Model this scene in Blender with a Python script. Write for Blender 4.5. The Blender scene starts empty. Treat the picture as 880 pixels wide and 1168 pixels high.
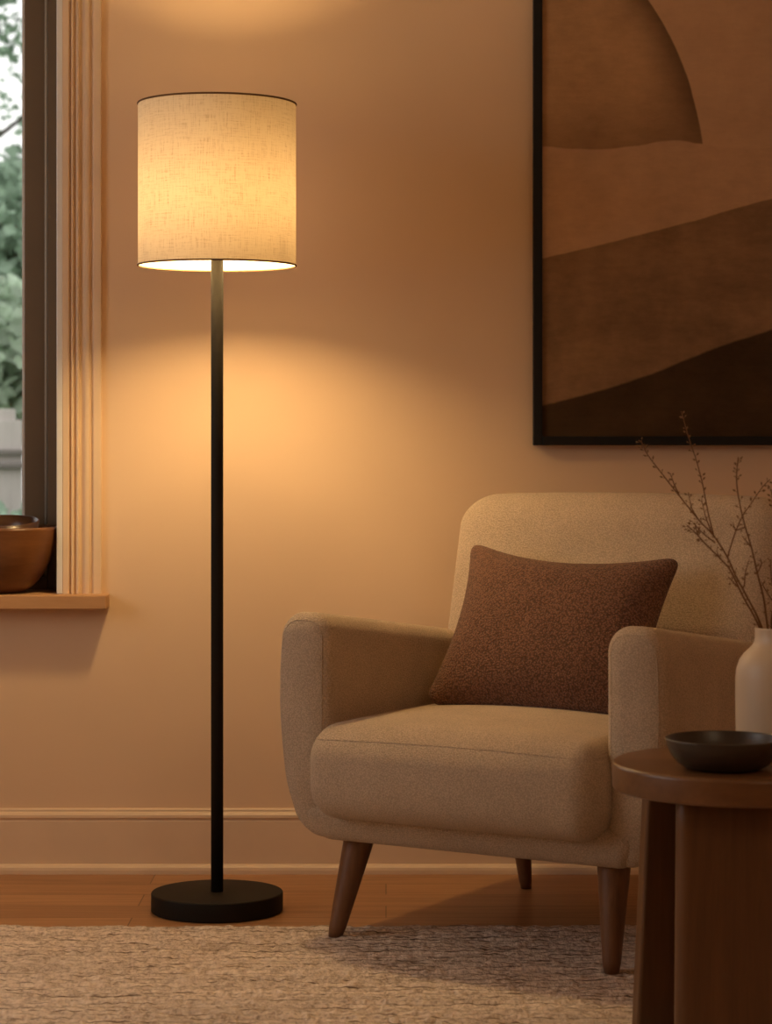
import bpy, bmesh, math, random
import numpy as np
from mathutils import Vector, Matrix, noise

C = bpy.context.scene.collection
R = math.radians
F_PX, CX, HY, CAM_Z = 2700.0, 440.0, 505.0, 0.90


def at(px, py, Y):
    """point of the room seen at a place of the photograph, at depth Y"""
    return Vector(((px - CX) / F_PX * Y, Y, CAM_Z - (py - HY) / F_PX * Y))


# ------------------------------------------------------------------ objects
def tag(o, label=None, cat=None, group=None, kind=None):
    if label: o['label'] = label
    if cat: o['category'] = cat
    if group: o['group'] = group
    if kind: o['kind'] = kind
    return o


def empty(name, loc=(0, 0, 0), rz=0.0):
    o = bpy.data.objects.new(name, None)
    o.location = loc
    o.rotation_euler = (0, 0, rz)
    o.empty_display_size = 0.05
    C.objects.link(o)
    return o


def obj(name, bm, mat, parent=None, smooth=True, loc=None):
    me = bpy.data.meshes.new(name)
    bmesh.ops.recalc_face_normals(bm, faces=bm.faces)
    bm.to_mesh(me)
    bm.free()
    if smooth:
        for p in me.polygons: p.use_smooth = True
    o = bpy.data.objects.new(name, me)
    if mat: me.materials.append(mat)
    C.objects.link(o)
    if parent: o.parent = parent
    if loc: o.location = loc
    return o


# ------------------------------------------------------------------ shapes
def box(bm, x0, x1, y0, y1, z0, z1, bev=0.0, seg=2):
    t = bmesh.new()
    bmesh.ops.create_cube(t, size=1.0)
    for v in t.verts:
        v.co = Vector((x0 + (v.co.x + .5) * (x1 - x0), y0 + (v.co.y + .5) * (y1 - y0), z0 + (v.co.z + .5) * (z1 - z0)))
    if bev:
        bmesh.ops.bevel(t, geom=list(t.edges), offset=bev, segments=seg, profile=.5, affect='EDGES')
    merge(bm, t)


def merge(bm, t, mat=None):
    vm = {}
    for v in t.verts:
        vm[v] = bm.verts.new(mat @ v.co if mat else v.co)
    for f in t.faces:
        try: bm.faces.new([vm[v] for v in f.verts])
        except ValueError: pass
    t.free()


def axis_samples(h, r, kc, kf):
    """signed samples on one axis: corner, flat, corner"""
    inner = h - r
    a = [math.tan(math.pi / 4 * i / kc) * r + inner for i in range(kc + 1)]
    flat = [-inner + 2 * inner * i / kf for i in range(1, kf)]
    return [-x for x in reversed(a)] + flat + a


def rbox(sx, sy, sz, r, deform=None, kc=7, kf=10, bm=None):
    """rounded block, per-axis corner radii; deform moves every vertex"""
    if not isinstance(r, (tuple, list)): r = (r, r, r)
    h = (sx / 2, sy / 2, sz / 2)
    r = tuple(min(r[i], h[i] * .999) for i in range(3))
    A = [axis_samples(h[i], r[i], kc, kf) for i in range(3)]
    t = bmesh.new()

    def place(p):
        q, d = [0] * 3, [0] * 3
        for i in range(3):
            inn = h[i] - r[i]
            q[i] = max(-inn, min(inn, p[i]))
            d[i] = (p[i] - q[i]) / r[i]
        L = math.sqrt(sum(x * x for x in d)) or 1
        v = Vector([q[i] + r[i] * d[i] / L for i in range(3)])
        return deform(v) if deform else v
    for ax in range(3):
        b, c = [(1, 2), (2, 0), (0, 1)][ax]
        for s in (-1, 1):
            g = []
            for u in A[b]:
                row = []
                for w in A[c]:
                    p = [0, 0, 0]
                    p[ax], p[b], p[c] = s * h[ax], u, w
                    row.append(t.verts.new(place(p)))
                g.append(row)
            for i in range(len(g) - 1):
                for j in range(len(g[0]) - 1):
                    f = (g[i][j], g[i + 1][j], g[i + 1][j + 1], g[i][j + 1])
                    t.faces.new(f if s > 0 else f[::-1])
    bmesh.ops.remove_doubles(t, verts=t.verts, dist=1e-5)
    if bm is None: return t
    merge(bm, t)
    return bm


def lathe(profile, seg=96, bm=None, loc=(0, 0, 0), close=False):
    t = bmesh.new()
    rings = []
    for (r, z) in profile:
        if r < 1e-6:
            rings.append([t.verts.new((0, 0, z))])
        else:
            rings.append([t.verts.new((r * math.cos(2 * math.pi * k / seg), r * math.sin(2 * math.pi * k / seg), z)) for k in range(seg)])
    for a, b in zip(rings, rings[1:]):
        for k in range(seg):
            k2 = (k + 1) % seg
            if len(a) == 1 and len(b) == 1: continue
            if len(a) == 1: t.faces.new((a[0], b[k2], b[k]))
            elif len(b) == 1: t.faces.new((a[k], a[k2], b[0]))
            else: t.faces.new((a[k], a[k2], b[k2], b[k]))
    if bm is None:
        for v in t.verts: v.co += Vector(loc)
        return t
    merge(bm, t, Matrix.Translation(loc))
    return bm


def arc(cx, cz, r, a0, a1, n, rz=None):
    rz = rz or r
    return [(cx + r * math.cos(R(a0 + (a1 - a0) * i / n)), cz + rz * math.sin(R(a0 + (a1 - a0) * i / n))) for i in range(n + 1)]


def smooth_path(pts, n=6):
    out = []
    P = [Vector(p) for p in pts]
    for i in range(len(P) - 1):
        p0, p1, p2, p3 = P[max(i - 1, 0)], P[i], P[i + 1], P[min(i + 2, len(P) - 1)]
        for k in range(n):
            t = k / n
            out.append(.5 * ((2 * p1) + (p2 - p0) * t + (2 * p0 - 5 * p1 + 4 * p2 - p3) * t * t + (3 * p1 - p0 - 3 * p2 + p3) * t ** 3))
    out.append(P[-1])
    return out


def tube(bm, pts, r0, r1=None, seg=8, closed=False):
    if r1 is None: r1 = r0
    n = len(pts)
    up = Vector((.123, .31, .94)).normalized()
    rings = []
    for i, p in enumerate(pts):
        a = pts[i - 1] if (i > 0 or closed) else p
        b = pts[(i + 1) % n] if (i < n - 1 or closed) else p
        d = (b - a).normalized()
        s = d.cross(up)
        if s.length < 1e-4: s = d.cross(Vector((1, 0, 0)))
        s.normalize()
        t = s.cross(d)
        r = r0 + (r1 - r0) * i / max(1, n - 1)
        rings.append([bm.verts.new(p + s * r * math.cos(2 * math.pi * k / seg) + t * r * math.sin(2 * math.pi * k / seg)) for k in range(seg)])
    m = n if closed else n - 1
    for i in range(m):
        a, b = rings[i], rings[(i + 1) % n]
        for k in range(seg):
            bm.faces.new((a[k], a[(k + 1) % seg], b[(k + 1) % seg], b[k]))
    if not closed:
        bm.faces.new(rings[0][::-1]); bm.faces.new(rings[-1])
    return bm


def extrude_profile(bm, prof, a, b, frame):
    """closed profile [(p,q)], run from a to b; frame(p,q,t)->Vector"""
    A = [bm.verts.new(frame(p, q, a)) for p, q in prof]
    B = [bm.verts.new(frame(p, q, b)) for p, q in prof]
    n = len(prof)
    for i in range(n):
        bm.faces.new((A[i], A[(i + 1) % n], B[(i + 1) % n], B[i]))
    bm.faces.new(A[::-1]); bm.faces.new(B)


# ------------------------------------------------------------------ materials
def mat(name, col=(.5, .5, .5), rough=.6, spec=.3, metal=0.0):
    m = bpy.data.materials.new(name)
    m.use_nodes = True
    b = m.node_tree.nodes['Principled BSDF']
    b.inputs['Base Color'].default_value = (*col, 1)
    b.inputs['Roughness'].default_value = rough
    b.inputs['Specular IOR Level'].default_value = spec
    b.inputs['Metallic'].default_value = metal
    return m


class NT:
    def __init__(s, m):
        s.t = m.node_tree
        s.b = s.t.nodes.get('Principled BSDF')

    def n(s, kind, **kw):
        x = s.t.nodes.new('ShaderNode' + kind)
        for k, v in kw.items(): setattr(x, k, v)
        return x

    def l(s, a, b): s.t.links.new(a, b)

    def coords(s, scale=(1, 1, 1), rot=(0, 0, 0)):
        tc = s.n('TexCoord'); mp = s.n('Mapping')
        mp.inputs['Scale'].default_value = scale
        mp.inputs['Rotation'].default_value = rot
        s.l(tc.outputs['Object'], mp.inputs['Vector'])
        return mp.outputs['Vector']

    def noise(s, vec, scale, detail=3, rough=.5, dist=0.0):
        x = s.n('TexNoise')
        x.inputs['Scale'].default_value = scale
        x.inputs['Detail'].default_value = detail
        x.inputs['Roughness'].default_value = rough
        x.inputs['Distortion'].default_value = dist
        s.l(vec, x.inputs['Vector'])
        return x.outputs['Fac']

    def ramp(s, fac, stops):
        x = s.n('ValToRGB')
        e = x.color_ramp.elements
        while len(e) < len(stops): e.new(.5)
        for i, (p, c) in enumerate(stops):
            e[i].position = p
            e[i].color = (*c, 1) if len(c) == 3 else c
        s.l(fac, x.inputs['Fac'])
        return x.outputs['Color']

    def math(s, op, a, b=None, clamp=False):
        x = s.n('Math', operation=op, use_clamp=clamp)
        for i, v in enumerate((a, b)):
            if v is None: continue
            if isinstance(v, (int, float)): x.inputs[i].default_value = v
            else: s.l(v, x.inputs[i])
        return x.outputs[0]

    def mix(s, fac, a, b, mode='MIX'):
        x = s.n('Mix', data_type='RGBA', blend_type=mode)
        for sock, v in ((x.inputs['Factor'], fac), (x.inputs['A'], a), (x.inputs['B'], b)):
            if isinstance(v, (int, float)): sock.default_value = v
            elif isinstance(v, tuple): sock.default_value = (*v, 1)
            else: s.l(v, sock)
        return x.outputs['Result']

    def bump(s, h, strength=.4, dist=.002):
        x = s.n('Bump')
        x.inputs['Strength'].default_value = strength
        x.inputs['Distance'].default_value = dist
        s.l(h, x.inputs['Height'])
        s.l(x.outputs['Normal'], s.b.inputs['Normal'])
        return x

    def color(s, c): s.l(c, s.b.inputs['Base Color'])


def scl(c, k): return tuple(x * k for x in c)


def plaster(name, col):
    m = mat(name, col, .85, .15); t = NT(m); v = t.coords()
    n1 = t.noise(v, 2.2, 3); n2 = t.noise(v, 180, 3)
    t.color(t.ramp(n1, [(.3, scl(col, .965)), (.7, scl(col, 1.03))]))
    t.bump(n2, .06, .001)
    return m


def paint(name, col, rough=.45, spec=.35):
    m = mat(name, col, rough, spec); t = NT(m); v = t.coords()
    t.color(t.ramp(t.noise(v, 9, 4), [(.3, scl(col, .96)), (.7, scl(col, 1.03))]))
    t.bump(t.noise(v, 120, 2), .04, .001)
    return m


def weave(name, col, scale=260, contrast=.25, strength=.6, dist=.0025, rough=.95):
    m = mat(name, col, rough, .1); t = NT(m); v = t.coords()
    vo = t.n('TexVoronoi'); vo.inputs['Scale'].default_value = scale; t.l(v, vo.inputs['Vector'])
    n = t.noise(v, scale * 1.9, 2, .6)
    n2 = t.noise(v, 14, 3)
    h = t.math('ADD', t.math('MULTIPLY', t.math('SUBTRACT', 1.0, vo.outputs['Distance']), .6), t.math('MULTIPLY', n, .5))
    c1 = t.ramp(t.math('ADD', t.math('MULTIPLY', vo.outputs['Distance'], .55), t.math('MULTIPLY', n, .5)),
                [(.28, scl(col, 1 + contrast * .6)), (.62, scl(col, 1 - contrast))])
    c2 = t.ramp(n2, [(.3, (.93, .93, .93)), (.7, (1.05, 1.05, 1.05))])
    t.color(t.mix(1.0, c1, c2, 'MULTIPLY'))
    t.bump(h, strength, dist)
    if 'Sheen Weight' in t.b.inputs:
        t.b.inputs['Sheen Weight'].default_value = .15
        t.b.inputs['Sheen Roughness'].default_value = .5
    return m


def wood(name, dark, light, grain=(18, 18, 1.2), rough=.45, spec=.4, bump=.08):
    m = mat(name, light, rough, spec); t = NT(m)
    v = t.coords(scale=grain)
    n1 = t.noise(v, 1.6, 5, .6, .7)
    v2 = t.coords(scale=tuple(g * 4 for g in grain))
    n2 = t.noise(v2, 2.5, 4, .7)
    f = t.math('ADD', t.math('MULTIPLY', n1, .7), t.math('MULTIPLY', n2, .3))
    t.color(t.ramp(f, [(.32, dark), (.68, light)]))
    t.bump(n2, bump, .001)
    return m


M = {}
M['wall'] = plaster('wall_plaster', (.72, .52, .345))
M['ceiling'] = plaster('ceiling_plaster', (.78, .64, .47))
M['trim'] = paint('trim_paint', (.72, .54, .37), .42, .35)
M['bronze'] = paint('dark_window_paint', (.175, .12, .07), .5, .35)
M['bead'] = paint('bead_glint_paint', (.40, .36, .30), .45, .4)  # paler than the frame, the strip's reflection put into its colour
M['jamb'] = paint('pale_jamb_paint', (.72, .71, .69), .35, .4)
M['sill'] = wood('sill_wood', (.40, .215, .10), (.50, .29, .145), (1.2, 16, 16), .5, .3, .03)
M['fabric'] = weave('oatmeal_boucle', (.65, .495, .35), 380, .24, 1.0, .0032)
M['pillow'] = weave('brown_boucle', (.27, .128, .076), 290, .55, 1.0, .006)
M['black_metal'] = paint('black_powder_coat', (.016, .013, .010), .6, .14)
M['frame_black'] = paint('black_lacquer_frame', (.006, .005, .005), .5, .25)
M['leg'] = wood('walnut_leg', (.105, .046, .021), (.215, .10, .045), (22, 22, 2.0), .42, .4)
M['table'] = wood('walnut_table', (.085, .037, .013), (.165, .074, .027), (14, 14, 1.0), .42, .4)
M['tabletop'] = wood('walnut_table_top', (.12, .052, .019), (.21, .097, .037), (1.0, 14, 14), .35, .45)
M['dish'] = paint('dark_bronze_dish', (.045, .029, .018), .36, .5)
M['vase'] = paint('cream_ceramic', (.62, .485, .335), .42, .45)
M['twig'] = mat('dry_twig', (.19, .095, .043), .8, .2)
M['bud'] = mat('dry_bud', (.24, .135, .065), .8, .2)
M['bowl'] = wood('turned_bowl_wood', (.10, .036, .011), (.195, .080, .027), (2.5, 2.5, 14), .38, .45)
M['bowl_dark'] = wood('dark_bowl_wood', (.045, .018, .007), (.09, .037, .014), (2.5, 2.5, 14), .3, .5)
M['shade_rim'] = paint('shade_rim_tape', (.16, .09, .045), .8, .1)
M['socket'] = paint('lamp_socket_brass', (.45, .33, .16), .35, .5)
M['bark'] = wood('bark', (.05, .04, .03), (.13, .11, .09), (8, 8, 1.2), .9, .1, .6)
M['fence'] = wood('grey_fence_board', (.42, .375, .345), (.56, .51, .475), (12, 12, 1.0), .9, .1, .2)
M['rail'] = wood('grey_fence_rail', (.16, .14, .125), (.24, .215, .195), (1.0, 12, 12), .9, .1, .2)
M['soil'] = mat('soil', (.08, .06, .045), .95, .1)


def bulb_mat():
    m = bpy.data.materials.new('glowing_bulb'); m.use_nodes = True
    t = m.node_tree; t.nodes.clear()
    e = t.nodes.new('ShaderNodeEmission'); o = t.nodes.new('ShaderNodeOutputMaterial')
    e.inputs['Color'].default_value = (.97, .655, .295, 1)
    e.inputs['Strength'].default_value = 285
    t.links.new(e.outputs[0], o.inputs['Surface'])
    return m


M['bulb'] = bulb_mat()


def shade_mat():
    """linen outside, pale liner inside; a thin sheet that lets the bulb's light through"""
    m = bpy.data.materials.new('linen_shade'); m.use_nodes = True
    t = NT(m); nt = m.node_tree; nt.nodes.clear()
    out = t.n('OutputMaterial')
    tc = t.n('TexCoord')
    sep = t.n('SeparateXYZ'); t.l(tc.outputs['Object'], sep.inputs[0])
    ang = t.math('ARCTAN2', sep.outputs['Y'], sep.outputs['X'])
    comb = t.n('CombineXYZ')
    t.l(t.math('MULTIPLY', ang, .15), comb.inputs['X']); t.l(sep.outputs['Z'], comb.inputs['Y'])

    def streak(sx, sy, sc, det=3):
        mp = t.n('Mapping'); mp.inputs['Scale'].default_value = (sx, sy, 1)
        t.l(comb.outputs[0], mp.inputs['Vector'])
        return t.noise(mp.outputs['Vector'], sc, det, .6)
    wv = streak(30, 1.6, 14); wh = streak(1.6, 30, 14); fv = streak(60, 6, 12, 2); fh = streak(6, 60, 12, 2)
    big = t.noise(comb.outputs[0], 18, 3)
    f = t.math('ADD', t.math('ADD', t.math('MULTIPLY', wv, .33), t.math('MULTIPLY', wh, .27)),
               t.math('ADD', t.math('MULTIPLY', t.math('ADD', fv, fh), .18), t.math('MULTIPLY', big, .04)))
    trans = t.ramp(f, [(.36, (.0120, .0070, .0032)), (.47, (.0265, .0194, .0118)), (.60, (.032, .0256, .0168))])
    outer = t.ramp(f, [(.36, (.36, .29, .21)), (.50, (.58, .50, .40))])
    geo = t.n('NewGeometry')
    col = t.mix(geo.outputs['Backfacing'], outer, (.40, .38, .33))
    d = t.n('BsdfDiffuse'); t.l(col, d.inputs['Color'])
    tr = t.n('BsdfTranslucent'); t.l(trans, tr.inputs['Color'])
    add = t.n('AddShader'); t.l(d.outputs[0], add.inputs[0]); t.l(tr.outputs[0], add.inputs[1])
    bp = t.n('Bump'); bp.inputs['Strength'].default_value = .15; bp.inputs['Distance'].default_value = .001
    t.l(f, bp.inputs['Height']); t.l(bp.outputs['Normal'], d.inputs['Normal'])
    t.l(add.outputs[0], out.inputs['Surface'])
    return m


M['shade'] = shade_mat()





def glass_mat():
    m = bpy.data.materials.new('window_glass'); m.use_nodes = True
    t = NT(m); m.node_tree.nodes.clear()
    out = t.n('OutputMaterial'); tr = t.n('BsdfTransparent'); gl = t.n('BsdfGlossy'); fr = t.n('Fresnel'); mx = t.n('MixShader')
    tr.inputs['Color'].default_value = (.97, .97, .95, 1)
    gl.inputs['Roughness'].default_value = .02
    fr.inputs['IOR'].default_value = 1.3
    t.l(fr.outputs[0], mx.inputs[0]); t.l(tr.outputs[0], mx.inputs[1]); t.l(gl.outputs[0], mx.inputs[2])
    t.l(mx.outputs[0], out.inputs['Surface'])
    return m


M['glass'] = glass_mat()


def floor_mat():
    m = mat('oak_floor', (.4, .2, .09), .42, .4); t = NT(m); v = t.coords()
    br = t.n('TexBrick')
    br.offset = .37
    br.inputs['Color1'].default_value = (.34, .165, .07, 1); br.inputs['Color2'].default_value = (.45, .235, .105, 1)
    br.inputs['Mortar'].default_value = (.14, .062, .025, 1)
    br.inputs['Scale'].default_value = 1.0; br.inputs['Mortar Size'].default_value = .0012
    br.inputs['Brick Width'].default_value = 1.3; br.inputs['Row Height'].default_value = .115
    t.l(v, br.inputs['Vector'])
    v2 = t.coords(scale=(1.6, 24, 1))
    g = t.noise(v2, 2.0, 6, .65, 1.0)
    t.color(t.mix(1.0, br.outputs['Color'], t.ramp(g, [(.3, (.72, .68, .62)), (.62, (1.08, 1.08, 1.08))]), 'MULTIPLY'))
    t.bump(g, .05, .001)
    return m


M['floor'] = floor_mat()


def rug_mat():
    m = mat('woven_wool_rug', (.5, .4, .31), .97, .08); t = NT(m)
    tc = t.n('TexCoord'); sep = t.n('SeparateXYZ'); t.l(tc.outputs['Object'], sep.inputs[0])
    lump = t.noise(t.coords(scale=(75, 60, 60)), 1.0, 3, .65)
    fine = t.noise(t.coords(scale=(190, 120, 100)), 1.0, 2, .6)
    wob = t.noise(t.coords(scale=(6, 9, 1)), 1.0, 3, .6)
    tone = t.noise(t.coords(scale=(2.5, 22, 1)), 1.0, 3)
    # the gaps between the ribs: thin, wavering and broken up
    ph = t.math('DIVIDE', t.math('ADD', sep.outputs['Y'], t.math('MULTIPLY', wob, .018)), .0240)
    rib = t.math('ABSOLUTE', t.math('SINE', t.math('MULTIPLY', ph, math.pi)))
    gap = t.math('SUBTRACT', 1.0, t.math('DIVIDE', rib, .50, clamp=True), clamp=True)
    broken = t.ramp(t.noise(t.coords(scale=(13, 40, 1)), 1.0, 3, .6), [(.46, (0, 0, 0)), (.60, (1, 1, 1))])
    f = t.math('ADD', t.math('MULTIPLY', lump, .6), t.math('MULTIPLY', fine, .4))
    base = t.ramp(f, [(.36, (.42, .33, .26)), (.50, (.72, .595, .49)), (.64, (.87, .75, .63))])
    base = t.mix(1.0, base, t.ramp(tone, [(.35, (.86, .85, .84)), (.65, (1.06, 1.06, 1.06))]), 'MULTIPLY')
    k = t.math('MULTIPLY', gap, t.math('ADD', t.math('MULTIPLY', broken, .95), .22))
    t.color(t.mix(k, base, (.11, .065, .04)))
    t.bump(t.math('SUBTRACT', f, t.math('MULTIPLY', gap, .5)), 1.0, .007)
    return m


M['rug'] = rug_mat()


def leaf_mat(name, col):
    m = bpy.data.materials.new(name); m.use_nodes = True
    t = NT(m); m.node_tree.nodes.clear()
    out = t.n('OutputMaterial'); oi = t.n('NewGeometry')
    c = t.ramp(oi.outputs['Random Per Island'], [(0.0, scl(col, .7)), (1.0, scl(col, 1.25))])
    d = t.n('BsdfDiffuse'); tr = t.n('BsdfTranslucent'); ad = t.n('MixShader'); ad.inputs[0].default_value = .4
    t.l(c, d.inputs['Color']); t.l(c, tr.inputs['Color'])
    t.l(d.outputs[0], ad.inputs[1]); t.l(tr.outputs[0], ad.inputs[2]); t.l(ad.outputs[0], out.inputs['Surface'])
    return m


M['leaf_dark'] = leaf_mat('leaf_deep_green', (.31, .40, .31))
M['leaf_mid'] = leaf_mat('leaf_mid_green', (.41, .53, .41))
M['leaf_pale'] = leaf_mat('leaf_pale_green', (.54, .64, .51))
M['lawn'] = paint('lawn_green', (.16, .21, .10), .95, .1)

# ------------------------------------------------------------------ the room
WY = 4.96                       # inner face of the back wall
OX0, OX1, OZ0, OZ1 = -1.62, -.676, .556, 2.12     # window opening


def struct(name, bm, m, parent=None, smooth=False):
    o = obj(name, bm, m, parent, smooth)
    if parent is None: o['kind'] = 'structure'
    return o


bm = bmesh.new(); box(bm, -2.5, 2.1, -1.4, 5.18, -.12, 0); struct('floor', bm, M['floor'])
bm = bmesh.new(); box(bm, -2.5, 2.1, -1.4, 5.18, 2.55, 2.67); struct('ceiling', bm, M['ceiling'])
bm = bmesh.new()
box(bm, -2.3, OX0, WY, 5.18, 0, 2.55); box(bm, OX1, 1.9, WY, 5.18, 0, 2.55)
box(bm, OX0, OX1, WY, 5.18, 0, OZ0); box(bm, OX0, OX1, WY, 5.18, OZ1, 2.55)
bmesh.ops.remove_doubles(bm, verts=bm.verts, dist=1e-5)
struct('wall_back', bm, M['wall'])
bm = bmesh.new(); box(bm, 1.9, 2.1, -1.2, 5.18, 0, 2.55); struct('wall_right', bm, M['wall'])
bm = bmesh.new(); box(bm, -2.3, 1.9, -1.4, -1.2, 0, 2.55); struct('wall_front', bm, M['wall'])
# left wall with an opening added to let in fill light
LY0, LY1, LZ0, LZ1 = 2.3, 4.0, .70, 2.10
bm = bmesh.new()
box(bm, -2.5, -2.3, -1.2, LY0, 0, 2.55); box(bm, -2.5, -2.3, LY1, 5.18, 0, 2.55)
box(bm, -2.5, -2.3, LY0, LY1, 0, LZ0); box(bm, -2.5, -2.3, LY0, LY1, LZ1, 2.55)
struct('wall_left', bm, M['wall'])

# skirting with a moulded cap and a shoe mould
prof = [(0, 0), (0, .1345), (.006, .1345), (.0085, .132), (.0085, .1285), (.0115, .1265), (.015, .122), (.0155, .1165), (.0125, .1125),
        (.0125, .1095), (.0145, .1085), (.0145, .020), (.021, .018), (.0255, .014), (.027, .008), (.027, 0)]
bm = bmesh.new()
extrude_profile(bm, prof, -2.3, 1.9, lambda p, q, t: Vector((t, WY - p, q)))
o = struct('baseboard_back', bm, M['trim'])

# window in the back wall
win = empty('window_1', (OX1, 5.10, OZ0)); win['kind'] = 'structure'


def wpart(name, bm, m, parent=win, smooth=False):
    for v in bm.verts: v.co -= Vector((OX1, 5.10, OZ0))
    return obj(name, bm, m, parent, smooth)


# fluted casing: p runs outwards from the opening, q stands proud of the wall
cas = [(0, 0), (0, .020), (.002, .0225), (.0125, .0225), (.0145, .0205), (.0145, .0110), (.0170, .0110), (.0190, .0200), (.0215, .0205), (.0235, .0185),
       (.0240, .0095), (.0270, .0095), (.0290, .0175), (.0320, .0195), (.0350, .0175), (.0365, .0080), (.0400, .0080), (.0470, .0170), (.0520, .0180),
       (.0560, .0160), (.0585, .0075), (.0610, .0075), (.0640, .0150), (.0660, .0165), (.0795, .0165), (.0808, .0155), (.0810, .0140), (.0810, 0)]
cas = [(p, q * .72) for p, q in cas]
SX0, SX1, STOP, SFRONT = -1.715, -.579, .584, 4.900
bm = bmesh.new(); extrude_profile(bm, cas, STOP, OZ1 + .08, lambda p, q, t: Vector((OX1 + p, WY - q, t))); wpart('window_casing', bm, M['trim'])
bm = bmesh.new(); extrude_profile(bm, cas, STOP, OZ1 + .08, lambda p, q, t: Vector((OX0 - p, WY - q, t))); wpart('window_casing', bm, M['trim'])
bm = bmesh.new(); extrude_profile(bm, cas, OX0, OX1, lambda p, q, t: Vector((t, WY - q, OZ1 + p))); wpart('head_casing', bm, M['trim'])
# jamb lining: pale boards over the reveal
bm = bmesh.new()
box(bm, OX1 - .012, OX1 + .001, WY - .015, 5.18, STOP, OZ1, .002)
box(bm, OX0 - .001, OX0 + .012, WY - .015, 5.18, STOP, OZ1, .002)
box(bm, OX0, OX1, WY - .015, 5.18, OZ1 - .012, OZ1, .002)
wpart('jamb_lining', bm, M['jamb'])
# outer frame, set back in the reveal
FX = OX1 - .012
bm = bmesh.new()
box(bm, FX - .040, FX, 5.095, 5.165, STOP, OZ1 - .012, .002); box(bm, OX0 + .012, OX0 + .052, 5.095, 5.165, STOP, OZ1 - .012, .002)
box(bm, OX0 + .052, FX - .040, 5.095, 5.165, STOP, STOP + .026, .002); box(bm, OX0 + .052, FX - .040, 5.095, 5.165, OZ1 - .052, OZ1 - .012, .002)
wpart('window_frame', bm, M['bronze'])
# bead strip between frame and sash
bm = bmesh.new()
for x in (FX - .0435, OX0 + .0555):
    tube(bm, [Vector((x, 5.098, STOP + .022)), Vector((x, 5.098, OZ1 - .05))], .0035, seg=10)
wpart('frame_bead', bm, M['bead'], smooth=True)
# sash
S1 = FX - .047; S0 = OX0 + .059
bm = bmesh.new()
box(bm, S1 - .0445, S1, 5.108, 5.150, STOP + .026, OZ1 - .052, .002); box(bm, S0, S0 + .0445, 5.108, 5.150, STOP + .026, OZ1 - .052, .002)
box(bm, S0 + .0445, S1 - .0445, 5.108, 5.150, STOP + .026, STOP + .07, .002); box(bm, S0 + .0445, S1 - .0445, 5.108, 5.150, OZ1 - .096, OZ1 - .052, .002)
sash = wpart('sash', bm, M['bronze'])
bm = bmesh.new()
for x in (S1 - .0475, S0 + .0475):
    box(bm, x - .003, x + .003, 5.112, 5.132, STOP + .07, OZ1 - .096, .001)
gb = wpart('glazing_bead', bm, M['jamb'], sash)
bm = bmesh.new(); box(bm, S0 + .045, S1 - .045, 5.133, 5.137, STOP + .068, OZ1 - .094); wpart('glass_pane', bm, M['glass'], sash)
bm = bmesh.new(); box(bm, SX0, SX1, SFRONT, WY, STOP - .0295, STOP, .0025); box(bm, OX0, OX1, WY - .002, 5.16, STOP - .028, STOP, 0)
wpart('window_sill', bm, M['sill'])

# unseen window added to the left wall to carry the fill light
w2 = empty('fill_window', (-2.4, LY0, LZ0)); w2['kind'] = 'structure'
bm = bmesh.new()
for y in (LY0, LY1 - .05): box(bm, -2.46, -2.40, y, y + .05, LZ0, LZ1, .003)
for z in (LZ0, LZ1 - .05): box(bm, -2.46, -2.40, LY0 + .05, LY1 - .05, z, z + .05, .003)
for v in bm.verts: v.co -= Vector((-2.4, LY0, LZ0))
obj('window_frame', bm, M['bronze'], w2, False)

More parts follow.
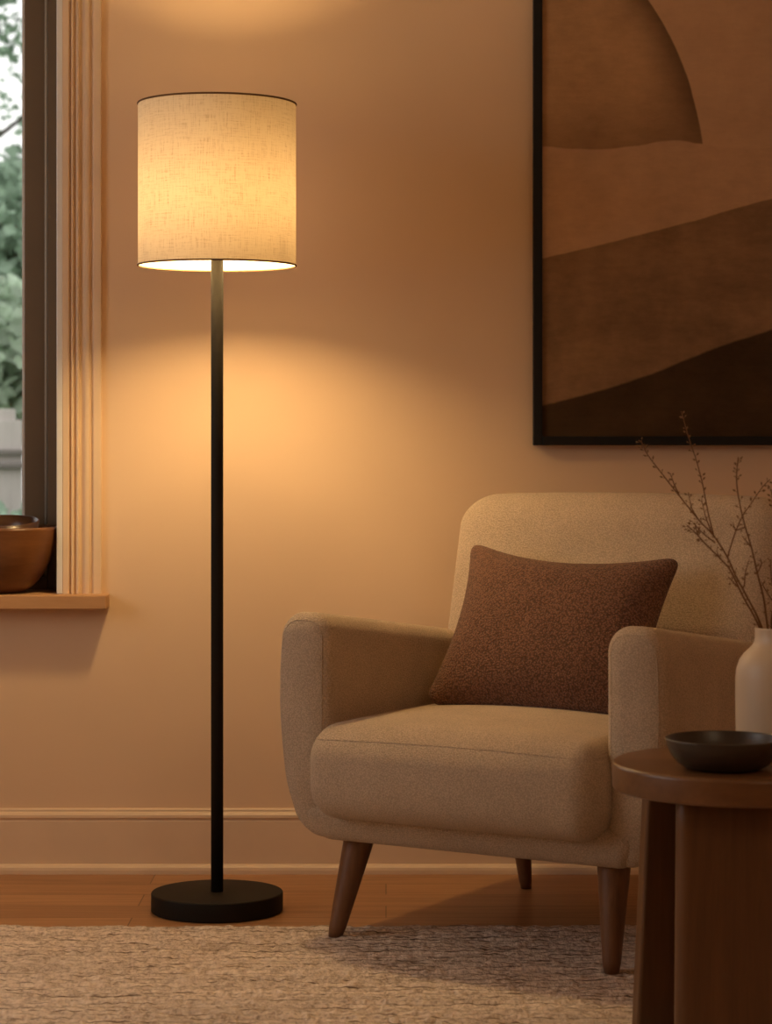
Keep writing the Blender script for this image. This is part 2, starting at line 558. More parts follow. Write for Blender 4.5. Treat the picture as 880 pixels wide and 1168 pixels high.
# ------------------------------------------------------------------ rug
def build_rug():
    x0, x1, y0, y1, h = -1.9, 1.35, 2.35, 4.372, .0095
    vx0, vx1, vy0 = -.80, .55, 3.55          # the part woven finely enough to see its loops
    xs = np.concatenate([np.linspace(x0, vx0, 90)[:-1], np.arange(vx0, vx1, .0042), np.linspace(vx1, x1, 90)])
    ys = np.concatenate([np.linspace(y0, vy0, 140)[:-1], np.arange(vy0, y1, .0024), [y1]])
    nx, ny = len(xs), len(ys)
    rng = np.random.default_rng(4)
    X, Y = np.meshgrid(xs, ys)
    # rows of loops, wavering and of uneven height
    wob = np.zeros_like(X)
    for k in range(6):
        wob += .0016 / (k + 1) * np.sin(X * (5 + 9 * k) + rng.uniform(0, 6.3) + Y * rng.uniform(2, 9))
    ph = (Y + wob) / .0240
    row = np.floor(ph).astype(int); row -= row.min()
    amp = rng.uniform(.55, 1.25, row.max() + 2)[row]
    Z = np.abs(np.sin(np.pi * ph)) ** .6 * amp * .0034

    def vnoise(sx, sy, seed):
        r = np.random.default_rng(seed); gx = X * sx; gy = Y * sy
        ix = np.floor(gx).astype(int); iy = np.floor(gy).astype(int)
        ix -= ix.min(); iy -= iy.min()
        T = r.random((iy.max() + 2, ix.max() + 2))
        fx = gx - np.floor(gx); fy = gy - np.floor(gy)
        fx = fx * fx * (3 - 2 * fx); fy = fy * fy * (3 - 2 * fy)
        return (T[iy, ix] * (1 - fx) + T[iy, ix + 1] * fx) * (1 - fy) + (T[iy + 1, ix] * (1 - fx) + T[iy + 1, ix + 1] * fx) * fy
    Z += (vnoise(90, 75, 1) - .5) * .0040 + (vnoise(16, 48, 2) - .5) * .0036 + (vnoise(150, 120, 3) - .5) * .0022
    Z = Z + h - .003
    edge = (X < x0 + .004) | (X > x1 - .004) | (Y < y0 + .003) | (Y > y1 - .003)
    Z[edge] = h - .005
    V = np.stack([X, Y, Z], -1).reshape(-1, 3)
    idx = np.arange(nx * ny).reshape(ny, nx)
    Fq = np.stack([idx[:-1, :-1], idx[:-1, 1:], idx[1:, 1:], idx[1:, :-1]], -1).reshape(-1, 4)
    # skirt to the floor all round
    ring = np.concatenate([idx[0, :], idx[1:, -1], idx[-1, -2::-1], idx[-2:0:-1, 0]])
    low = V[ring].copy(); low[:, 2] = .0005
    n0 = len(V)
    V = np.concatenate([V, low])
    m = len(ring)
    Fs = np.array([[ring[(i + 1) % m], ring[i], n0 + i, n0 + (i + 1) % m] for i in range(m)])
    Fa = np.concatenate([Fq, Fs])
    me = bpy.data.meshes.new('rug')
    me.vertices.add(len(V)); me.vertices.foreach_set('co', V.ravel().astype(np.float32))
    me.loops.add(Fa.size); me.loops.foreach_set('vertex_index', Fa.ravel().astype(np.int32))
    me.polygons.add(len(Fa)); me.polygons.foreach_set('loop_start', np.arange(0, Fa.size, 4, dtype=np.int32))
    me.polygons.foreach_set('use_smooth', np.ones(len(Fa), dtype=bool))
    me.update(); me.validate()
    me.materials.append(M['rug'])
    o = bpy.data.objects.new('rug', me); C.objects.link(o)
    return tag(o, 'beige looped wool rug with horizontal ribs lying in front of the floor lamp', 'rug')


build_rug()

# ------------------------------------------------------------------ floor lamp
LX, LYc = (247.5 - CX) / F_PX * 4.555, 4.555
lamp = tag(empty('floor_lamp', (LX, LYc, 0)), 'tall black floor lamp with a glowing linen drum shade, beside the armchair', 'lamp')
BR = .1265
prof = [(0, .0005), (BR - .004, .0005)] + arc(BR - .0025, .003, .0025, -90, 0, 3) + arc(BR - .003, .034, .003, 0, 90, 4) + [(0, .037)]
obj('base', lathe(prof, 128), M['black_metal'], lamp)
SB, ST, SR = 1.241, 1.551, .1515                     # shade bottom, top, radius
obj('pole', lathe([(0, .036), (.0118, .036), (.0118, SB + .010), (.0105, SB + .012), (0, SB + .012)], 48), M['black_metal'], lamp)
obj('lamp_socket', lathe([(0, SB + .011), (.0115, SB + .011), (.0165, SB + .016), (.0165, SB + .036), (.024, SB + .040), (.027, SB + .044), (.027, SB + .047), (.024, SB + .049), (.014, SB + .050), (0, SB + .050)], 48), M['socket'], lamp)
BB, BT, BRAD = SB + .056, SB + .196, .043            # a tubular bulb
prof = [(0, SB + .0495), (.013, SB + .050), (.0145, SB + .054)] + arc(0, BB + BRAD, BRAD, -62, 0, 6) + arc(0, BT - BRAD, BRAD, 0, 90, 8)
obj('light_bulb', lathe(prof, 40), M['bulb'], lamp)
N = 160
bm = bmesh.new()
rows = []
for j in range(13):
    z = SB + (ST - SB) * j / 12
    rows.append([bm.verts.new((SR * math.cos(2 * math.pi * k / N), SR * math.sin(2 * math.pi * k / N), z)) for k in range(N)])
for a, b in zip(rows, rows[1:]):
    for k in range(N): bm.faces.new((a[k], a[(k + 1) % N], b[(k + 1) % N], b[k]))
shade = obj('lamp_shade', bm, M['shade'], lamp)
# make the sheet's front the outside
if shade.data.polygons[0].normal.dot(Vector((shade.data.polygons[0].center.x, shade.data.polygons[0].center.y, 0))) < 0:
    shade.data.flip_normals()
for z in (SB, ST):
    bm = bmesh.new()
    tube(bm, [Vector((SR * math.cos(2 * math.pi * k / N), SR * math.sin(2 * math.pi * k / N), z)) for k in range(N)], .0019, seg=8, closed=True)
    obj('shade_rim', bm, M['shade_rim'], shade)
bm = bmesh.new()
for k in range(3):
    a = 2 * math.pi * k / 3 + math.pi / 2
    tube(bm, [Vector((.0155 * math.cos(a), .0155 * math.sin(a), SB + .030)), Vector(((SR - .003) * math.cos(a), (SR - .003) * math.sin(a), SB + .045))], .0014, seg=6)
tube(bm, [Vector((.0165 * math.cos(t), .0165 * math.sin(t), SB + .030)) for t in np.linspace(0, 2 * math.pi, 25)[:-1]], .002, seg=6, closed=True)
obj('shade_spider', bm, M['socket'], lamp)

# ------------------------------------------------------------------ armchair
TH = R(31)
UX, VX = Vector((math.cos(TH), -math.sin(TH), 0)), Vector((math.sin(TH), math.cos(TH), 0))
CH0 = Vector((-.0887, 4.276, 0)) + UX * .283 + VX * .28
chair = tag(empty('armchair', CH0, -TH), 'oatmeal tweed armchair with splayed wooden legs, holding the brown pillow', 'armchair')


def interp(x, pts):
    if x <= pts[0][0]: return pts[0][1]
    for (a, b), (c, d) in zip(pts, pts[1:]):
        if x <= c:
            t = (x - a) / (c - a); return b + (d - b) * t
    return pts[-1][1]


def sstep(a, b, x):
    t = max(0, min(1, (x - a) / (b - a))); return t * t * (3 - 2 * t)


# base rail
def base_def(v):
    z = v.z + .2225
    y = v.y
    # lower front edge tucks under
    return Vector((v.x * (1 - .05 * sstep(.24, .19, z)), y + (.012 * sstep(.235, .19, z) if y < 0 else -.012 * sstep(.235, .19, z)), z))


bm = rbox(.66, .66, .075, (.03, .028, .030), base_def)
obj('seat_base', bm, M['fabric'], chair)

# arms
AR_IN = [(.188, .046), (.196, .036), (.205, .029), (.22, .0225), (.24, .017), (.27, .0125), (.31, .009), (.36, .006), (.44, .002), (.52, 0)]


def arm_def(s):
    def f(v):
        zz = v.z / .4065 + .5                       # 0 bottom .. 1 top
        yy = (v.y + .32) / .64                      # 0 front .. 1 rear
        top = .5945 - .082 * max(0, yy - .05) 
        z = .188 + zz * (top - .188)
        w = (v.x + .0525) / .105                    # 0 inner .. 1 outer
        x = .2725 + w * .105
        x -= interp(z, AR_IN) * (w ** 1.0)
        x += .010 * math.sin(math.pi * max(0, min(1, (z - .25) / .33))) * w
        y = -.015 + v.y
        y += .018 * sstep(.30, .19, z) * (1 - yy)   # the lower front tucks back
        return Vector((s * x, y, z))
    return f


arms = []
for s in (-1, 1):
    bm = rbox(.105, .64, .4065, (.043, .030, .046), arm_def(s), kc=8, kf=18)
    arm = obj('armrest', bm, M['fabric'], chair); arms.append((s, arm))

# backrest
def back_def(v):
    zz = (v.z + .27) / .54
    z = .255 + zz * .54
    x = v.x * (1.0 + .0 * zz)
    z += .008 * (1 - (v.x / .345) ** 2) * sstep(.6, 1, zz)
    x += .021
    y = v.y
    if v.y < 0: y -= .014 * (1 - (v.x / .345) ** 2) * math.sin(math.pi * min(1, zz))
    y += .195 + (z - .41) * .25
    return Vector((x, y, z))


bm = rbox(.690, .135, .54, (.078, .052, .062), back_def, kc=8, kf=16)
obj('backrest', bm, M['fabric'], chair)

# seat cushion
def cush_def(v):
    x, y, z = v.x, v.y - .11, v.z
    k = (1 - (v.x / .287) ** 2)
    kk = max(0, 1 - (v.y / .29) ** 2)
    if v.z > 0: z += .020 * k * sstep(0, .08, v.z) * (.35 + .65 * kk)
    if v.y < -.1: y -= .016 * k * sstep(.1, .29, -v.y) * max(0, 1 - (v.z / .085) ** 2)
    return Vector((x, y, z + .317))


bm = rbox(.574, .58, .166, (.048, .060, .062), cush_def, kc=9, kf=18)
cush = obj('seat_cushion', bm, M['fabric'], chair)


def welt(dims, r, axis, phi, deform, side=1, n=36):
    """seam round a rounded block at one end of an axis, where the corner has turned by phi"""
    h = [d / 2 for d in dims]
    r = [min(r[i], h[i] * .999) for i in range(3)]
    b, c = [(1, 2), (2, 0), (0, 1)][axis]
    k = math.cos(R(phi)); w = side * (h[axis] - r[axis] + r[axis] * math.sin(R(phi)))
    pts = []
    for sb, sc_, a0 in ((1, 1, 0), (-1, 1, 90), (-1, -1, 180), (1, -1, 270)):
        for i in range(n // 4 + 1):
            a = R(a0 + 90 * i / (n // 4))
            p = [0, 0, 0]; p[axis] = w
            p[b] = sb * (h[b] - r[b]) + r[b] * k * math.cos(a); p[c] = sc_ * (h[c] - r[c]) + r[c] * k * math.sin(a)
            pts.append(Vector(p))
    out = []
    for i in range(len(pts)):
        p, q = pts[i], pts[(i + 1) % len(pts)]
        m = max(1, int((q - p).length / .02))
        for j in range(m): out.append(deform(p.lerp(q, j / m)))
    bm = bmesh.new()
    tube(bm, out, .0010, seg=6, closed=True)
    return bm


CD, CR = (.574, .58, .166), (.048, .060, .062)
obj('seam', welt(CD, CR, 2, 38, cush_def), M['fabric'], cush)
obj('seam', welt(CD, CR, 0, 45, cush_def, 1), M['fabric'], cush)
obj('seam', welt(CD, CR, 0, 45, cush_def, -1), M['fabric'], cush)
for s, arm in arms:
    obj('seam', welt((.105, .64, .4065), (.043, .030, .046), 1, 45, arm_def(s), -1), M['fabric'], arm)

# legs
LEGS = [((-.255, -.237), (-.283, -.285), .0095, .0305, .0145), ((.256, -.252), (.272, -.297), .0095, .0305, .0145),
        ((-.215, .285), (-.224, .343), .0004, .026, .012), ((.215, .285), (.224, .343), .0004, .026, .012)]
for (tx, ty), (bx, by), bz, r0, r1 in LEGS:
    bm = bmesh.new()
    a, b = Vector((tx, ty, .205)), Vector((bx, by, bz))
    rings = []
    for i in range(13):
        t = i / 12
        p = a.lerp(b, t); r = r0 + (r1 - r0) * t
        if i == 12: r *= .88
        rings.append([bm.verts.new((p.x + r * math.cos(2 * math.pi * k / 28), p.y + r * math.sin(2 * math.pi * k / 28), p.z)) for k in range(28)])
    for u, w in zip(rings, rings[1:]):
        for k in range(28): bm.faces.new((u[k], u[(k + 1) % 28], w[(k + 1) % 28], w[k]))
    bm.faces.new(rings[0]); bm.faces.new(rings[-1][::-1])
    lo = obj('leg', bm, M['leg'], chair)

# ------------------------------------------------------------------ pillow
def chair_pt(u, v, z):
    p = CH0 + UX * (u - .283) + VX * (v - .28); return Vector((p.x, p.y, z))


def build_pillow():
    BL, BRc, TL, TRc = chair_pt(.052, .215, .412), chair_pt(.497, .225, .408), chair_pt(.058, .392, .712), chair_pt(.507, .392, .694)
    org = (BL + BRc + TL + TRc) / 4
    ex = (BRc - BL + TRc - TL).normalized()
    ey = (TL - BL + TRc - BRc).normalized()
    nz = ex.cross(ey).normalized()
    n = 44
    bm = bmesh.new()
    sides = []
    for side in (1, -1):
        g = []
        for j in range(n + 1):
            row = []
            for i in range(n + 1):
                s = math.sin(math.pi / 2 * (2 * i / n - 1)); t = math.sin(math.pi / 2 * (2 * j / n - 1))
                u, w = (s + 1) / 2, (t + 1) / 2
                p = BL.lerp(BRc, u).lerp(TL.lerp(TRc, u), w)
                # edges drawn in between the corners
                cx = 1 - s * s; cy = 1 - t * t
                p -= ey * (t * abs(t) ** .6 * cx * (.040 if t > 0 else -.004))
                p -= ex * (s * abs(s) ** .6 * cy * (.020 if s > 0 else .030))
                rr = max(0, (abs(s * t)) - .80) / .20
                p -= ex * (s * rr * rr * .016) + ey * (t * rr * rr * .012)
                th = .072 * (max(0, 1 - abs(s) ** 2.6) ** .62) * (max(0, 1 - abs(t) ** 2.6) ** .62)
                th += .006 * max(0, 1 - max(abs(s), abs(t)) ** 8)
                p += nz * side * th
                wr = noise.noise(Vector((u * 6, w * 5, 3.1 + side))) * .004 * cx * cy
                p += nz * wr
                row.append(bm.verts.new(p))
            g.append(row)
        for j in range(n):
            for i in range(n):
                bm.faces.new((g[j][i], g[j][i + 1], g[j + 1][i + 1], g[j + 1][i]))
    bmesh.ops.remove_doubles(bm, verts=bm.verts, dist=2e-4)
    for v in bm.verts: v.co -= org
    o = obj('throw_pillow', bm, M['pillow'])
    o.location = org
    return tag(o, 'rectangular brown boucle lumbar pillow leaning on the armchair backrest', 'pillow')


build_pillow()

# ------------------------------------------------------------------ painting
PX0, PZ0, PW, PH, FW = .3070, .8950, .835, 1.12, .0185
art = tag(empty('framed_painting', (PX0 + PW / 2, WY, PZ0)), 'large black framed painting of brown dunes on the wall above the armchair', 'painting')
bm = bmesh.new()
hw = PW / 2
YF, YB = -.032, -.001
box(bm, -hw, -hw + FW, YF, YB, 0, PH, .0015); box(bm, hw - FW, hw, YF, YB, 0, PH, .0015)
box(bm, -hw + FW, hw - FW, YF, YB, 0, FW, .0015); box(bm, -hw + FW, hw - FW, YF, YB, PH - FW, PH, .0015)
obj('picture_frame', bm, M['frame_black'], art, False)


def canvas_mat():
    m = mat('dune_canvas', (.3, .2, .1), .85, .12); t = NT(m)
    tc = t.n('TexCoord'); sep = t.n('SeparateXYZ'); t.l(tc.outputs['Object'], sep.inputs[0])
    sN = t.math('DIVIDE', sep.outputs['X'], .8); tN = t.math('DIVIDE', sep.outputs['Z'], 1.2)
    # canvas coordinates of the drawn lines, metres from the canvas' lower left corner
    cv = lambda x, y: ((x - 617) / 547.5, (498 - y) / 547.5)

    def curve(inp, pts):
        fc = t.n('FloatCurve'); c = fc.mapping.curves[0]
        c.points[0].location = pts[0]; c.points[1].location = pts[-1]
        for p in pts[1:-1]: c.points.new(*p)
        fc.mapping.update(); t.l(inp, fc.inputs['Value'])
        return fc.outputs[0]

    def line(px):
        pts = [(max(0.0, cv(*p)[0] / .8), cv(*p)[1] / 1.2) for p in px]
        return curve(sN, pts)
    wob = t.noise(tc.outputs['Object'], 26, 3)
    w = t.math('MULTIPLY', t.math('SUBTRACT', wob, .5), .004)
    tW = t.math('ADD', tN, w); sW = t.math('ADD', sN, w)

    def step(a, b, soft):     # 1 where a > b
        mr = t.n('MapRange'); mr.interpolation_type = 'SMOOTHSTEP'
        mr.inputs['From Min'].default_value = -soft; mr.inputs['From Max'].default_value = soft
        t.l(t.math('SUBTRACT', a, b), mr.inputs['Value']); return mr.outputs[0]
    low = line([(617, 463), (689, 444), (738, 428), (788, 408), (827, 393), (880, 376), (960, 348), (1055, 318)])
    mid = line([(617, 295), (689, 278), (748, 263), (801, 249), (840, 237), (880, 227), (960, 214), (1055, 205)])
    top = line([(617, 167), (689, 170), (728, 166), (761, 160.5), (798, 164), (821, 168), (880, 169), (1055, 165)])
    ya = [(800, 164), (794, 132), (784, 92), (765, 46), (738, 0), (705, -40), (662, -72), (619, -90)]
    arch = curve(tN, [(0.0, cv(800, 0)[0] / .8)] + [(cv(x, y)[1] / 1.2, cv(x, y)[0] / .8) for x, y in ya])
    yb = [(790, 164), (776, 130), (764, 92), (748, 46), (722, 0), (690, -40)]
    inner = curve(tN, [(0.0, cv(790, 0)[0] / .8)] + [(cv(x, y)[1] / 1.2, cv(x, y)[0] / .8) for x, y in yb])
    # colours: washed pigment
    wash = t.noise(t.coords(scale=(1, 1, 1)), 7, 6, .65); fine = t.noise(t.coords(scale=(10, 1, 34)), 2.2, 5, .7)
    wf = t.math('ADD', t.math('MULTIPLY', wash, .7), t.math('MULTIPLY', fine, .3))

    def pig(c, k=.22): return t.ramp(wf, [(.32, scl(c, 1 - k)), (.66, scl(c, 1 + k))])
    sky = pig((.49, .30, .168), .14)
    dome = t.mix(step(inner, sW, .07), pig((.115, .062, .029)), pig((.40, .232, .116), .24))
    dome = t.mix(t.math('MULTIPLY', step(t.math('ADD', top, .035), tW, .06), .62), dome, pig((.19, .105, .05), .2))
    col = t.mix(step(arch, sW, .003), sky, dome)
    col = t.mix(step(top, tW, .002), col, pig((.47, .285, .158), .18))
    col = t.mix(step(mid, tW, .002), col, pig((.23, .132, .066), .32))
    col = t.mix(step(low, tW, .003), col, pig((.056, .031, .014), .35))
    t.color(col)
    t.bump(t.noise(t.coords(scale=(1, 1, 1)), 420, 2), .15, .001)
    return m


bm = bmesh.new()
box(bm, 0, PW - 2 * FW, 0, .012, 0, PH - 2 * FW)
cvs = obj('canvas', bm, canvas_mat(), art, False)
cvs.location = (-hw + FW, -.024, FW)

# ------------------------------------------------------------------ side table
TZ = .430
TC = Vector(((849 - CX) / F_PX * 3.49, 3.49, .009))
table = tag(empty('side_table', TC), 'round dark walnut side table with wide slab legs, right of the armchair', 'table')
TR_ = .195
h1, h0 = TZ - .009, TZ - .009 - .040
prof = [(0, h0), (TR_ - .006, h0)] + arc(TR_ - .005, h0 + .005, .005, -90, 0, 4) + arc(TR_ - .006, h1 - .006, .006, 0, 90, 5) + [(0, h1)]
obj('tabletop', lathe(prof, 160), M['tabletop'], table)


def slab(cx, cy, ang, w0, w1, th, flare, bev):
    """one broad slab leg; ang turns its face, w0 top width, w1 foot width, flare leans the foot outwards along x"""
    d = Vector((math.cos(ang), math.sin(ang), 0)); tn = Vector((-d.y, d.x, 0))

    def f(v):
        zz = (v.z + .5)
        z = zz * (h0 - .0005) + .0005
        k = w1 + (w0 - w1) * zz
        p = Vector((cx + flare * (1 - zz), cy, 0)) + d * v.y + tn * (v.x * k / w0)
        return Vector((p.x, p.y, z))
    return rbox(w0, th, 1.0, (bev, bev, .006), f, kc=5, kf=10)


for cx, cy, ang, w0, w1, fl, bev in ((-.002, -.108, R(-92), .224, .230, 0, .018), (-.076, .118, R(97), .118, .128, -.012, .006), (.076, .118, R(83), .118, .128, .012, .006)):
    obj('leg', slab(cx, cy, ang, w0, w1, .042, fl, bev), M['table'], table)

# ------------------------------------------------------------------ dish on the table
DC = Vector(((825 - CX) / F_PX * 3.41, 3.41, TZ))
prof = [(0, .0006), (.046, .0006), (.054, .0022), (.066, .009), (.0755, .020), (.0812, .032), (.0845, .0430)] + arc(.0828, .0437, .0018, 10, 170, 6) + \
       [(.0800, .041), (.0768, .032), (.0705, .0215), (.062, .0125), (.050, .0085), (.02, .0072), (0, .0070)]
o = obj('shallow_dish', lathe(prof, 128), M['dish']); o.location = DC
tag(o, 'shallow round dark bronze dish near the front of the side table', 'dish')

# ------------------------------------------------------------------ vase
VC = Vector(((891 - CX) / F_PX * 3.56, 3.56, TZ))
VH = .1925
prof = [(0, .0006), (.058, .0006), (.0635, .003), (.067, .010), (.0685, .03), (.0690, .08), (.0690, .115), (.0675, .130), (.063, .1435), (.056, .1535), (.048, .161),
        (.0425, .167), (.0402, .1735), (.0395, .180), (.0398, VH - .003)] + arc(.0382, VH - .002, .0018, 0, 180, 6) + \
       [(.0360, VH - .006), (.036, .175), (.040, .165), (.054, .150), (.063, .130), (.065, .1), (.064, .02), (.055, .006), (0, .006)]
o = obj('vase', lathe(prof, 112), M['vase']); o.location = VC
tag(o, 'cream ceramic bottle vase holding dried twigs on the side table', 'vase')


# ------------------------------------------------------------------ dried twigs in the vase
def z4(x, y): return (720 + x / 4.325, 460 + y / 4.325)


_t = bmesh.new(); bmesh.ops.create_icosphere(_t, subdivisions=2, radius=1)
for _v in _t.verts:                                   # a bud: pointed at the tip
    k_ = 1 - .45 * max(0, _v.co.z); _v.co.x *= k_; _v.co.y *= k_
bud_mesh = bpy.data.meshes.new('bud'); _t.to_mesh(bud_mesh); _t.free(); bud_mesh.materials.append(M['bud'])


def twig(label, main, branches, foot, seed, y_top, depth=3.56, bud_step=.012):
    rnd = random.Random(seed)
    top_py = min(p[1] for p in main)
    bot_py = max(p[1] for p in main)

    def P(p):
        px, py = z4(*p)
        k = (z4(0, bot_py)[1] - py) / max(1, (z4(0, bot_py)[1] - z4(0, top_py)[1]))
        return at(px, py, depth + y_top * k)
    root = P(main[0])
    e = tag(empty('dried_twig', foot), label, 'twig', None)
    off = Vector(foot)
    sm = bmesh.new(); bl = []

    def buds(path, r, start, step):
        acc = 0
        L = sum((b - a).length for a, b in zip(path, path[1:])); s = 0; nxt = start * L
        side = 1
        for a, b in zip(path, path[1:]):
            s += (b - a).length
            while nxt < s:
                d = (b - a).normalized()
                ax = d.cross(Vector((rnd.uniform(-.35, .35), -1, rnd.uniform(-.2, .2)))).normalized()
                side = -side
                dirv = (d * rnd.uniform(.45, 1.0) + ax * side * rnd.uniform(.5, .9) + Vector((0, rnd.uniform(-.6, .6), 0))).normalized()
                stalk = rnd.uniform(.002, .0065)
                p0 = a.lerp(b, rnd.random()); p1 = p0 + dirv * stalk
                tube(sm, [p0, p1], .00035, .0003, 5)
                q = dirv.to_track_quat('Z', 'Y').to_matrix().to_4x4()
                ln = rnd.uniform(.0017, .0030); wd = ln * rnd.uniform(.42, .62)
                mt = Matrix.Translation(p1 + dirv * ln * .8 - off) @ q @ Matrix.Diagonal((wd, wd, ln, 1))
                bl.append(mt)
                nxt += step * rnd.uniform(.5, 1.5)
        return
    base = smooth_path([Vector(foot), root.lerp(Vector(foot), .45) + Vector((0, 0, .004)), root] + [P(p) for p in main[1:]], 6)
    tube(sm, base, .0019, .0008, 7)
    buds(base, .001, .45, bud_step)
    # a cluster at the tip
    buds(base[-8:], .001, .1, bud_step * .35)
    for br in branches:
        pth = smooth_path([P(p) for p in br], 5)
        tube(sm, pth, .0012, .0006, 6)
        buds(pth, .001, .30, bud_step * .6)
    for v in sm.verts: v.co -= off
    obj('stem', sm, M['twig'], e)
    rnd.shuffle(bl)
    for mt in bl[:98]:
        b = bpy.data.objects.new('bud', bud_mesh); C.objects.link(b); b.parent = e; b.matrix_local = mt
    return e


fz = TZ + .012
twig('dried twig leaning furthest left out of the vase, forked with two long tips',
     [(641, 1105), (566, 950), (512, 850), (472, 760), (405, 655), (330, 575), (230, 450), (140, 335), (80, 255), (45, 185)],
     [[(405, 655), (375, 530), (350, 400), (320, 285), (295, 210), (270, 130), (245, 40)],
      [(330, 575), (298, 520), (279, 440)], [(398, 648), (365, 560), (345, 475)], [(235, 455), (210, 400), (190, 345)],
      [(472, 760), (510, 640), (545, 560), (592, 490), (640, 420), (682, 375)]],
     (VC.x + .016, VC.y - .01, fz), 3, .10)
twig('short dried twig just below the furthest left twig, ending over the chair back',
     [(630, 1105), (553, 960), (490, 830), (455, 785), (370, 700), (315, 640), (272, 602)],
     [[(370, 700), (330, 655), (310, 590)], [(412, 688), (350, 640), (305, 592)], [(520, 905), (490, 870), (474, 855)], [(436, 768), (425, 745), (420, 725)]],
     (VC.x + .028, VC.y + .012, fz), 8, .02)
twig('upright dried twig at the right with small buds along its bent stem',
     [(670, 1105), (650, 960), (620, 840), (590, 710), (560, 610), (530, 480), (517, 370), (526, 265)],
     [[(560, 610), (515, 625), (500, 590)], [(590, 710), (565, 680), (545, 655)], [(555, 905), (562, 830), (580, 770)], [(620, 840), (640, 790), (632, 765)]],
     (VC.x + .0, VC.y - .012, fz), 12, -.06)
twig('dried twig at the far right edge of the vase, cut by the picture edge',
     [(690, 1105), (706, 980), (716, 850), (716, 720), (712, 600), (700, 500), (688, 425)],
     [[(712, 960), (690, 870), (684, 770)], [(706, 990), (665, 930), (640, 880)]],
     (VC.x + .02, VC.y + .02, fz), 21, .04)

# ------------------------------------------------------------------ wooden bowls on the sill
BC = Vector(((2 - CX) / F_PX * 4.985, 4.985, STOP))
outer = [(0, .0006), (.040, .0006), (.046, .003), (.062, .012), (.079, .028), (.094, .050), (.106, .078), (.1145, .108), (.1185, .1335), (.1190, .1375)]
inner = [(.1145, .1375), (.1130, .130), (.108, .108), (.099, .080), (.086, .053), (.070, .033), (.050, .020), (.025, .0150), (0, .0145)]
o = obj('wooden_bowl', lathe(outer + arc(.11675, .1375, .00225, 0, 180, 6) + inner, 112), M['bowl']); o.location = BC
tag(o, 'large turned reddish-brown wooden bowl sitting on the window sill', 'bowl')
sm_out = [(0, 0), (.028, 0), (.040, .006), (.056, .020), (.068, .038), (.0765, .060), (.0805, .078)]
sm_in = [(.0765, .078), (.0725, .060), (.064, .040), (.052, .024), (.036, .013), (.018, .009), (0, .0085)]
o = obj('wooden_bowl', lathe(sm_out + arc(.0785, .078, .002, 0, 180, 6) + sm_in, 96), M['bowl_dark'])
o.location = (BC.x, BC.y, BC.z + .0735)
o.rotation_euler = (R(7), 0, 0)
tag(o, 'small dark wooden bowl nested in the large bowl, only its tilted rim showing', 'bowl')

# ------------------------------------------------------------------ the garden beyond the window
GZ = -.25
bm = bmesh.new(); box(bm, -24, 14, 5.2, 45, GZ - .1, GZ); o = obj('lawn', bm, M['lawn'], None, False); o['kind'] = 'structure'


def fence(x0, x1, y, h):
    e = tag(empty('garden_fence', ((x0 + x1) / 2, y, GZ)), 'weathered grey board fence across the garden, beyond the window', 'fence')
    off = Vector(((x0 + x1) / 2, y, GZ))
    n = int((x1 - x0) / .15)
    rnd = random.Random(2)
    bm = bmesh.new()
    for i in range(n):
        x = x0 + i * .15 - off.x
        box(bm, x, x + .142, -.012, .012, .03, h + rnd.uniform(-.01, .01), .003, 1)
    obj('fence_boards', bm, M['fence'], e, False)
    for z in (h - .20, h - .275):
        bm = bmesh.new(); box(bm, x0 - off.x, x1 - off.x, -.06, -.012, z, z + .032, .004, 1); obj('fence_rail', bm, M['rail'], e, False)
    for i in range(int((x1 - x0) / 2.4) + 1):
        bm = bmesh.new(); box(bm, x0 - off.x + i * 2.4, x0 - off.x + i * 2.4 + .09, .012, .10, 0, h + .06, .005, 1); obj('fence_post', bm, M['fence'], e, False)


fence(-9.4, 2.6, 13.4, 1.28)


def leaf_cloud(bm, c, rx, ry, rz, n, size, rnd):
    for _ in range(n):
        while True:
            p = Vector((rnd.uniform(-1, 1), rnd.uniform(-1, 1), rnd.uniform(-1, 1)))
            if .25 < p.length < 1: break
        p = Vector((c[0] + p.x * rx, c[1] + p.y * ry, c[2] + p.z * rz))
        d = Vector((rnd.gauss(0, 1), rnd.gauss(0, 1), rnd.gauss(0, .7))).normalized()
        s = d.orthogonal().normalized(); s.rotate(Matrix.Rotation(rnd.uniform(0, 6.28), 3, d))
        L = size * rnd.uniform(.6, 1.3); W = L * .42
        u = s.cross(d) * .12 * L
        vs = [bm.verts.new(p), bm.verts.new(p + d * L * .5 + s * W + u), bm.verts.new(p + d * L), bm.verts.new(p + d * L * .5 - s * W + u)]
        bm.faces.new((vs[0], vs[1], vs[2])); bm.faces.new((vs[0], vs[2], vs[3]))


def tree(label, x, y, h, blobs, m, seed, group='trees behind the garden fence'):
    rnd = random.Random(seed)
    e = tag(empty('garden_tree', (x, y, GZ)), label, 'tree', group)
    bm = bmesh.new()
    tube(bm, smooth_path([(0, 0, 0), (.06, .02, h * .35), (-.05, 0, h * .7), (.02, .03, h)], 5), .11, .03, 10)
    for k in range(7):
        a = rnd.uniform(0, 6.28); z = h * rnd.uniform(.3, .85); L = rnd.uniform(.5, 1.0)
        tube(bm, smooth_path([(0, 0, z), (L * .5 * math.cos(a), L * .5 * math.sin(a), z + .15), (L * math.cos(a), L * math.sin(a), z + .45)], 4), .035, .01, 6)
    obj('trunk', bm, M['bark'], e)
    bm = bmesh.new()
    for (bx, by, bz, r, n, sz) in blobs: leaf_cloud(bm, (bx, by, bz), r, r * .8, r * .8, n, sz, rnd)
    obj('foliage', bm, m, e, False)


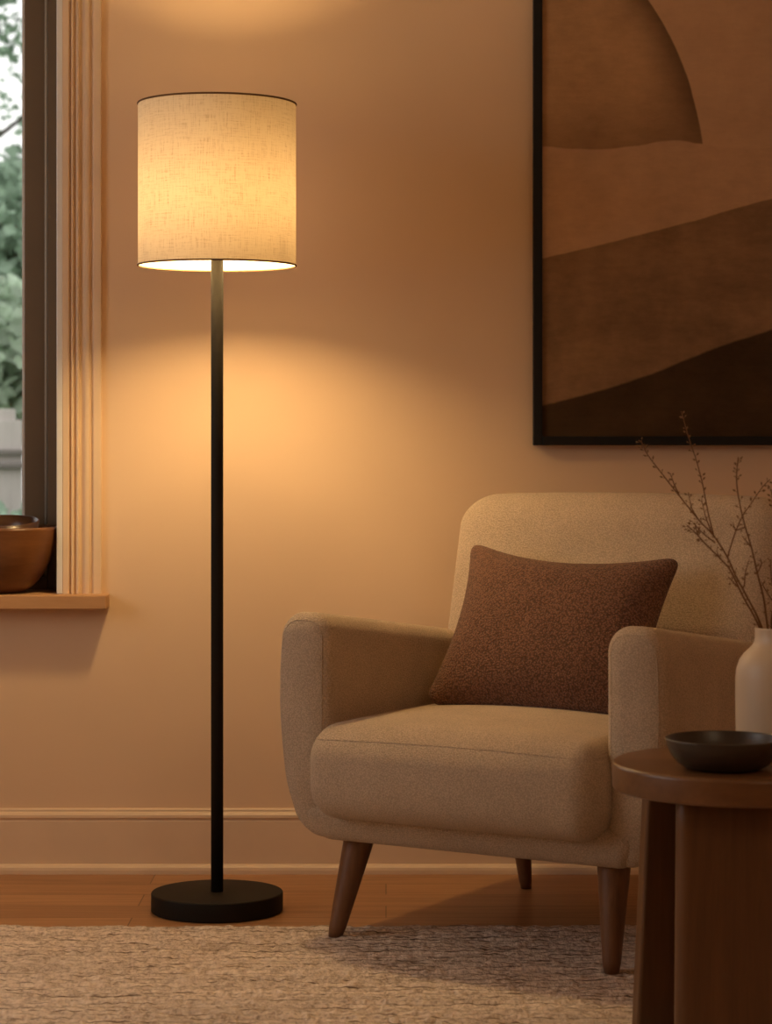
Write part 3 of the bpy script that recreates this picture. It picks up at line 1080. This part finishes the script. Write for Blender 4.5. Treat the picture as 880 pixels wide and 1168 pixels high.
tree('pale green leafy tree nearest the glass edge, sky showing through its crown', -3.75, 20.0, 5.0,
     [(.6, 0, 2.6, 1.3, 4680, .13), (1.5, .2, 2.4, 1.0, 2700, .13), (-.9, 0, 2.9, 1.4, 3240, .13), (1.1, .3, 3.0, .8, 1260, .12), (1.5, 0, 5.3, .6, 1260, .11), (.4, 0, 5.45, .75, 2340, .11), (.6, 0, 4.58, .28, 198, .08), (.62, 0, 4.02, .45, 153, .08), (-.6, .0, 4.3, .5, 900, .10)], M['leaf_mid'], 5)
tree('deep green bushy tree standing left behind the fence', -8.2, 22.0, 5.6,
     [(0, 0, 3.0, 1.9, 3200, .20), (1.0, 0, 4.4, 1.5, 2000, .2), (-.8, 0, 5.4, 1.7, 1800, .2)], M['leaf_dark'], 9)
tree('mid green tree standing right behind the fence, past the window edge', 2.3, 22.0, 5.2,
     [(0, 0, 3.0, 1.7, 2600, .2), (-.8, 0, 4.4, 1.5, 1900, .2), (.8, 0, 5.1, 1.5, 1500, .2)], M['leaf_mid'], 11)
tree('low pale tree close behind the fence, its crown just over the boards', -3.2, 16.2, 2.0,
     [(0, 0, 1.75, .85, 2600, .14), (1.0, 0, 1.7, .7, 1500, .14), (-1.1, 0, 1.8, .8, 1500, .14)], M['leaf_pale'], 17)


def shrub(label, x, y, r, m, seed):
    rnd = random.Random(seed)
    e = tag(empty('garden_shrub', (x, y, GZ)), label, 'shrub', 'shrubs along the garden fence')
    bm = bmesh.new()
    for k in range(6):
        a = rnd.uniform(0, 6.28)
        tube(bm, [Vector((0, 0, 0)), Vector((r * .5 * math.cos(a), r * .5 * math.sin(a), r * .9))], .012, .006, 6)
    obj('stems', bm, M['bark'], e)
    bm = bmesh.new(); leaf_cloud(bm, (0, 0, r * .85), r, r * .8, r * .85, 1500, .09, rnd)
    obj('foliage', bm, m, e, False)


shrub('low blue-green shrub at the foot of the fence, lower left of the glass', -2.05, 12.8, .48, M['leaf_mid'], 4)
shrub('rounder dark shrub at the fence foot further left', -3.6, 12.8, .52, M['leaf_dark'], 6)

# ------------------------------------------------------------------ light
W = bpy.data.worlds.new('sky'); bpy.context.scene.world = W; W.use_nodes = True
W.node_tree.nodes['Background'].inputs['Color'].default_value = (.98, .98, 1.0, 1)
W.node_tree.nodes['Background'].inputs['Strength'].default_value = 1.5

ld = bpy.data.lights.new('side_fill', 'AREA'); ld.shape = 'RECTANGLE'  # area light added in the unseen side window as fill
ld.size = LY1 - LY0 - .1; ld.size_y = LZ1 - LZ0 - .1
ld.energy = 8.2; ld.color = (1.0, .87, .72)
lo = bpy.data.objects.new('side_fill_light', ld); C.objects.link(lo)
lo.location = (-2.42, (LY0 + LY1) / 2, (LZ0 + LZ1) / 2); lo.rotation_euler = (0, R(-90), 0)

# unseen warm point light added high at the right as fill
pd = bpy.data.lights.new('warm_fill', 'POINT'); pd.energy = 16; pd.color = (1.0, .78, .52); pd.shadow_soft_size = .30
po = bpy.data.objects.new('warm_fill', pd); C.objects.link(po); po.location = (1.2, .9, 2.2)

# ------------------------------------------------------------------ camera
cd = bpy.data.cameras.new('camera'); cam = bpy.data.objects.new('camera', cd); C.objects.link(cam)
cam.location = (0, 0, CAM_Z); cam.rotation_euler = (R(90), 0, 0)
cd.sensor_fit = 'VERTICAL'; cd.sensor_height = 36; cd.sensor_width = 36
cd.lens = F_PX / 1168 * 36
cd.shift_y = -(584 - HY) / 1168
cd.dof.use_dof = True; cd.dof.focus_distance = 4.45; cd.dof.aperture_fstop = 6.7
cd.clip_end = 200
S = bpy.context.scene
S.camera = cam
S.view_settings.view_transform = 'Standard'; S.view_settings.look = 'None'
S.view_settings.exposure = 0.0; S.view_settings.gamma = 1.0; S.view_settings.use_curve_mapping = False
S.cycles.use_denoising = True
S.cycles.max_bounces = 10; S.cycles.diffuse_bounces = 6; S.cycles.transparent_max_bounces = 12
S.cycles.sample_clamp_indirect = 4.0
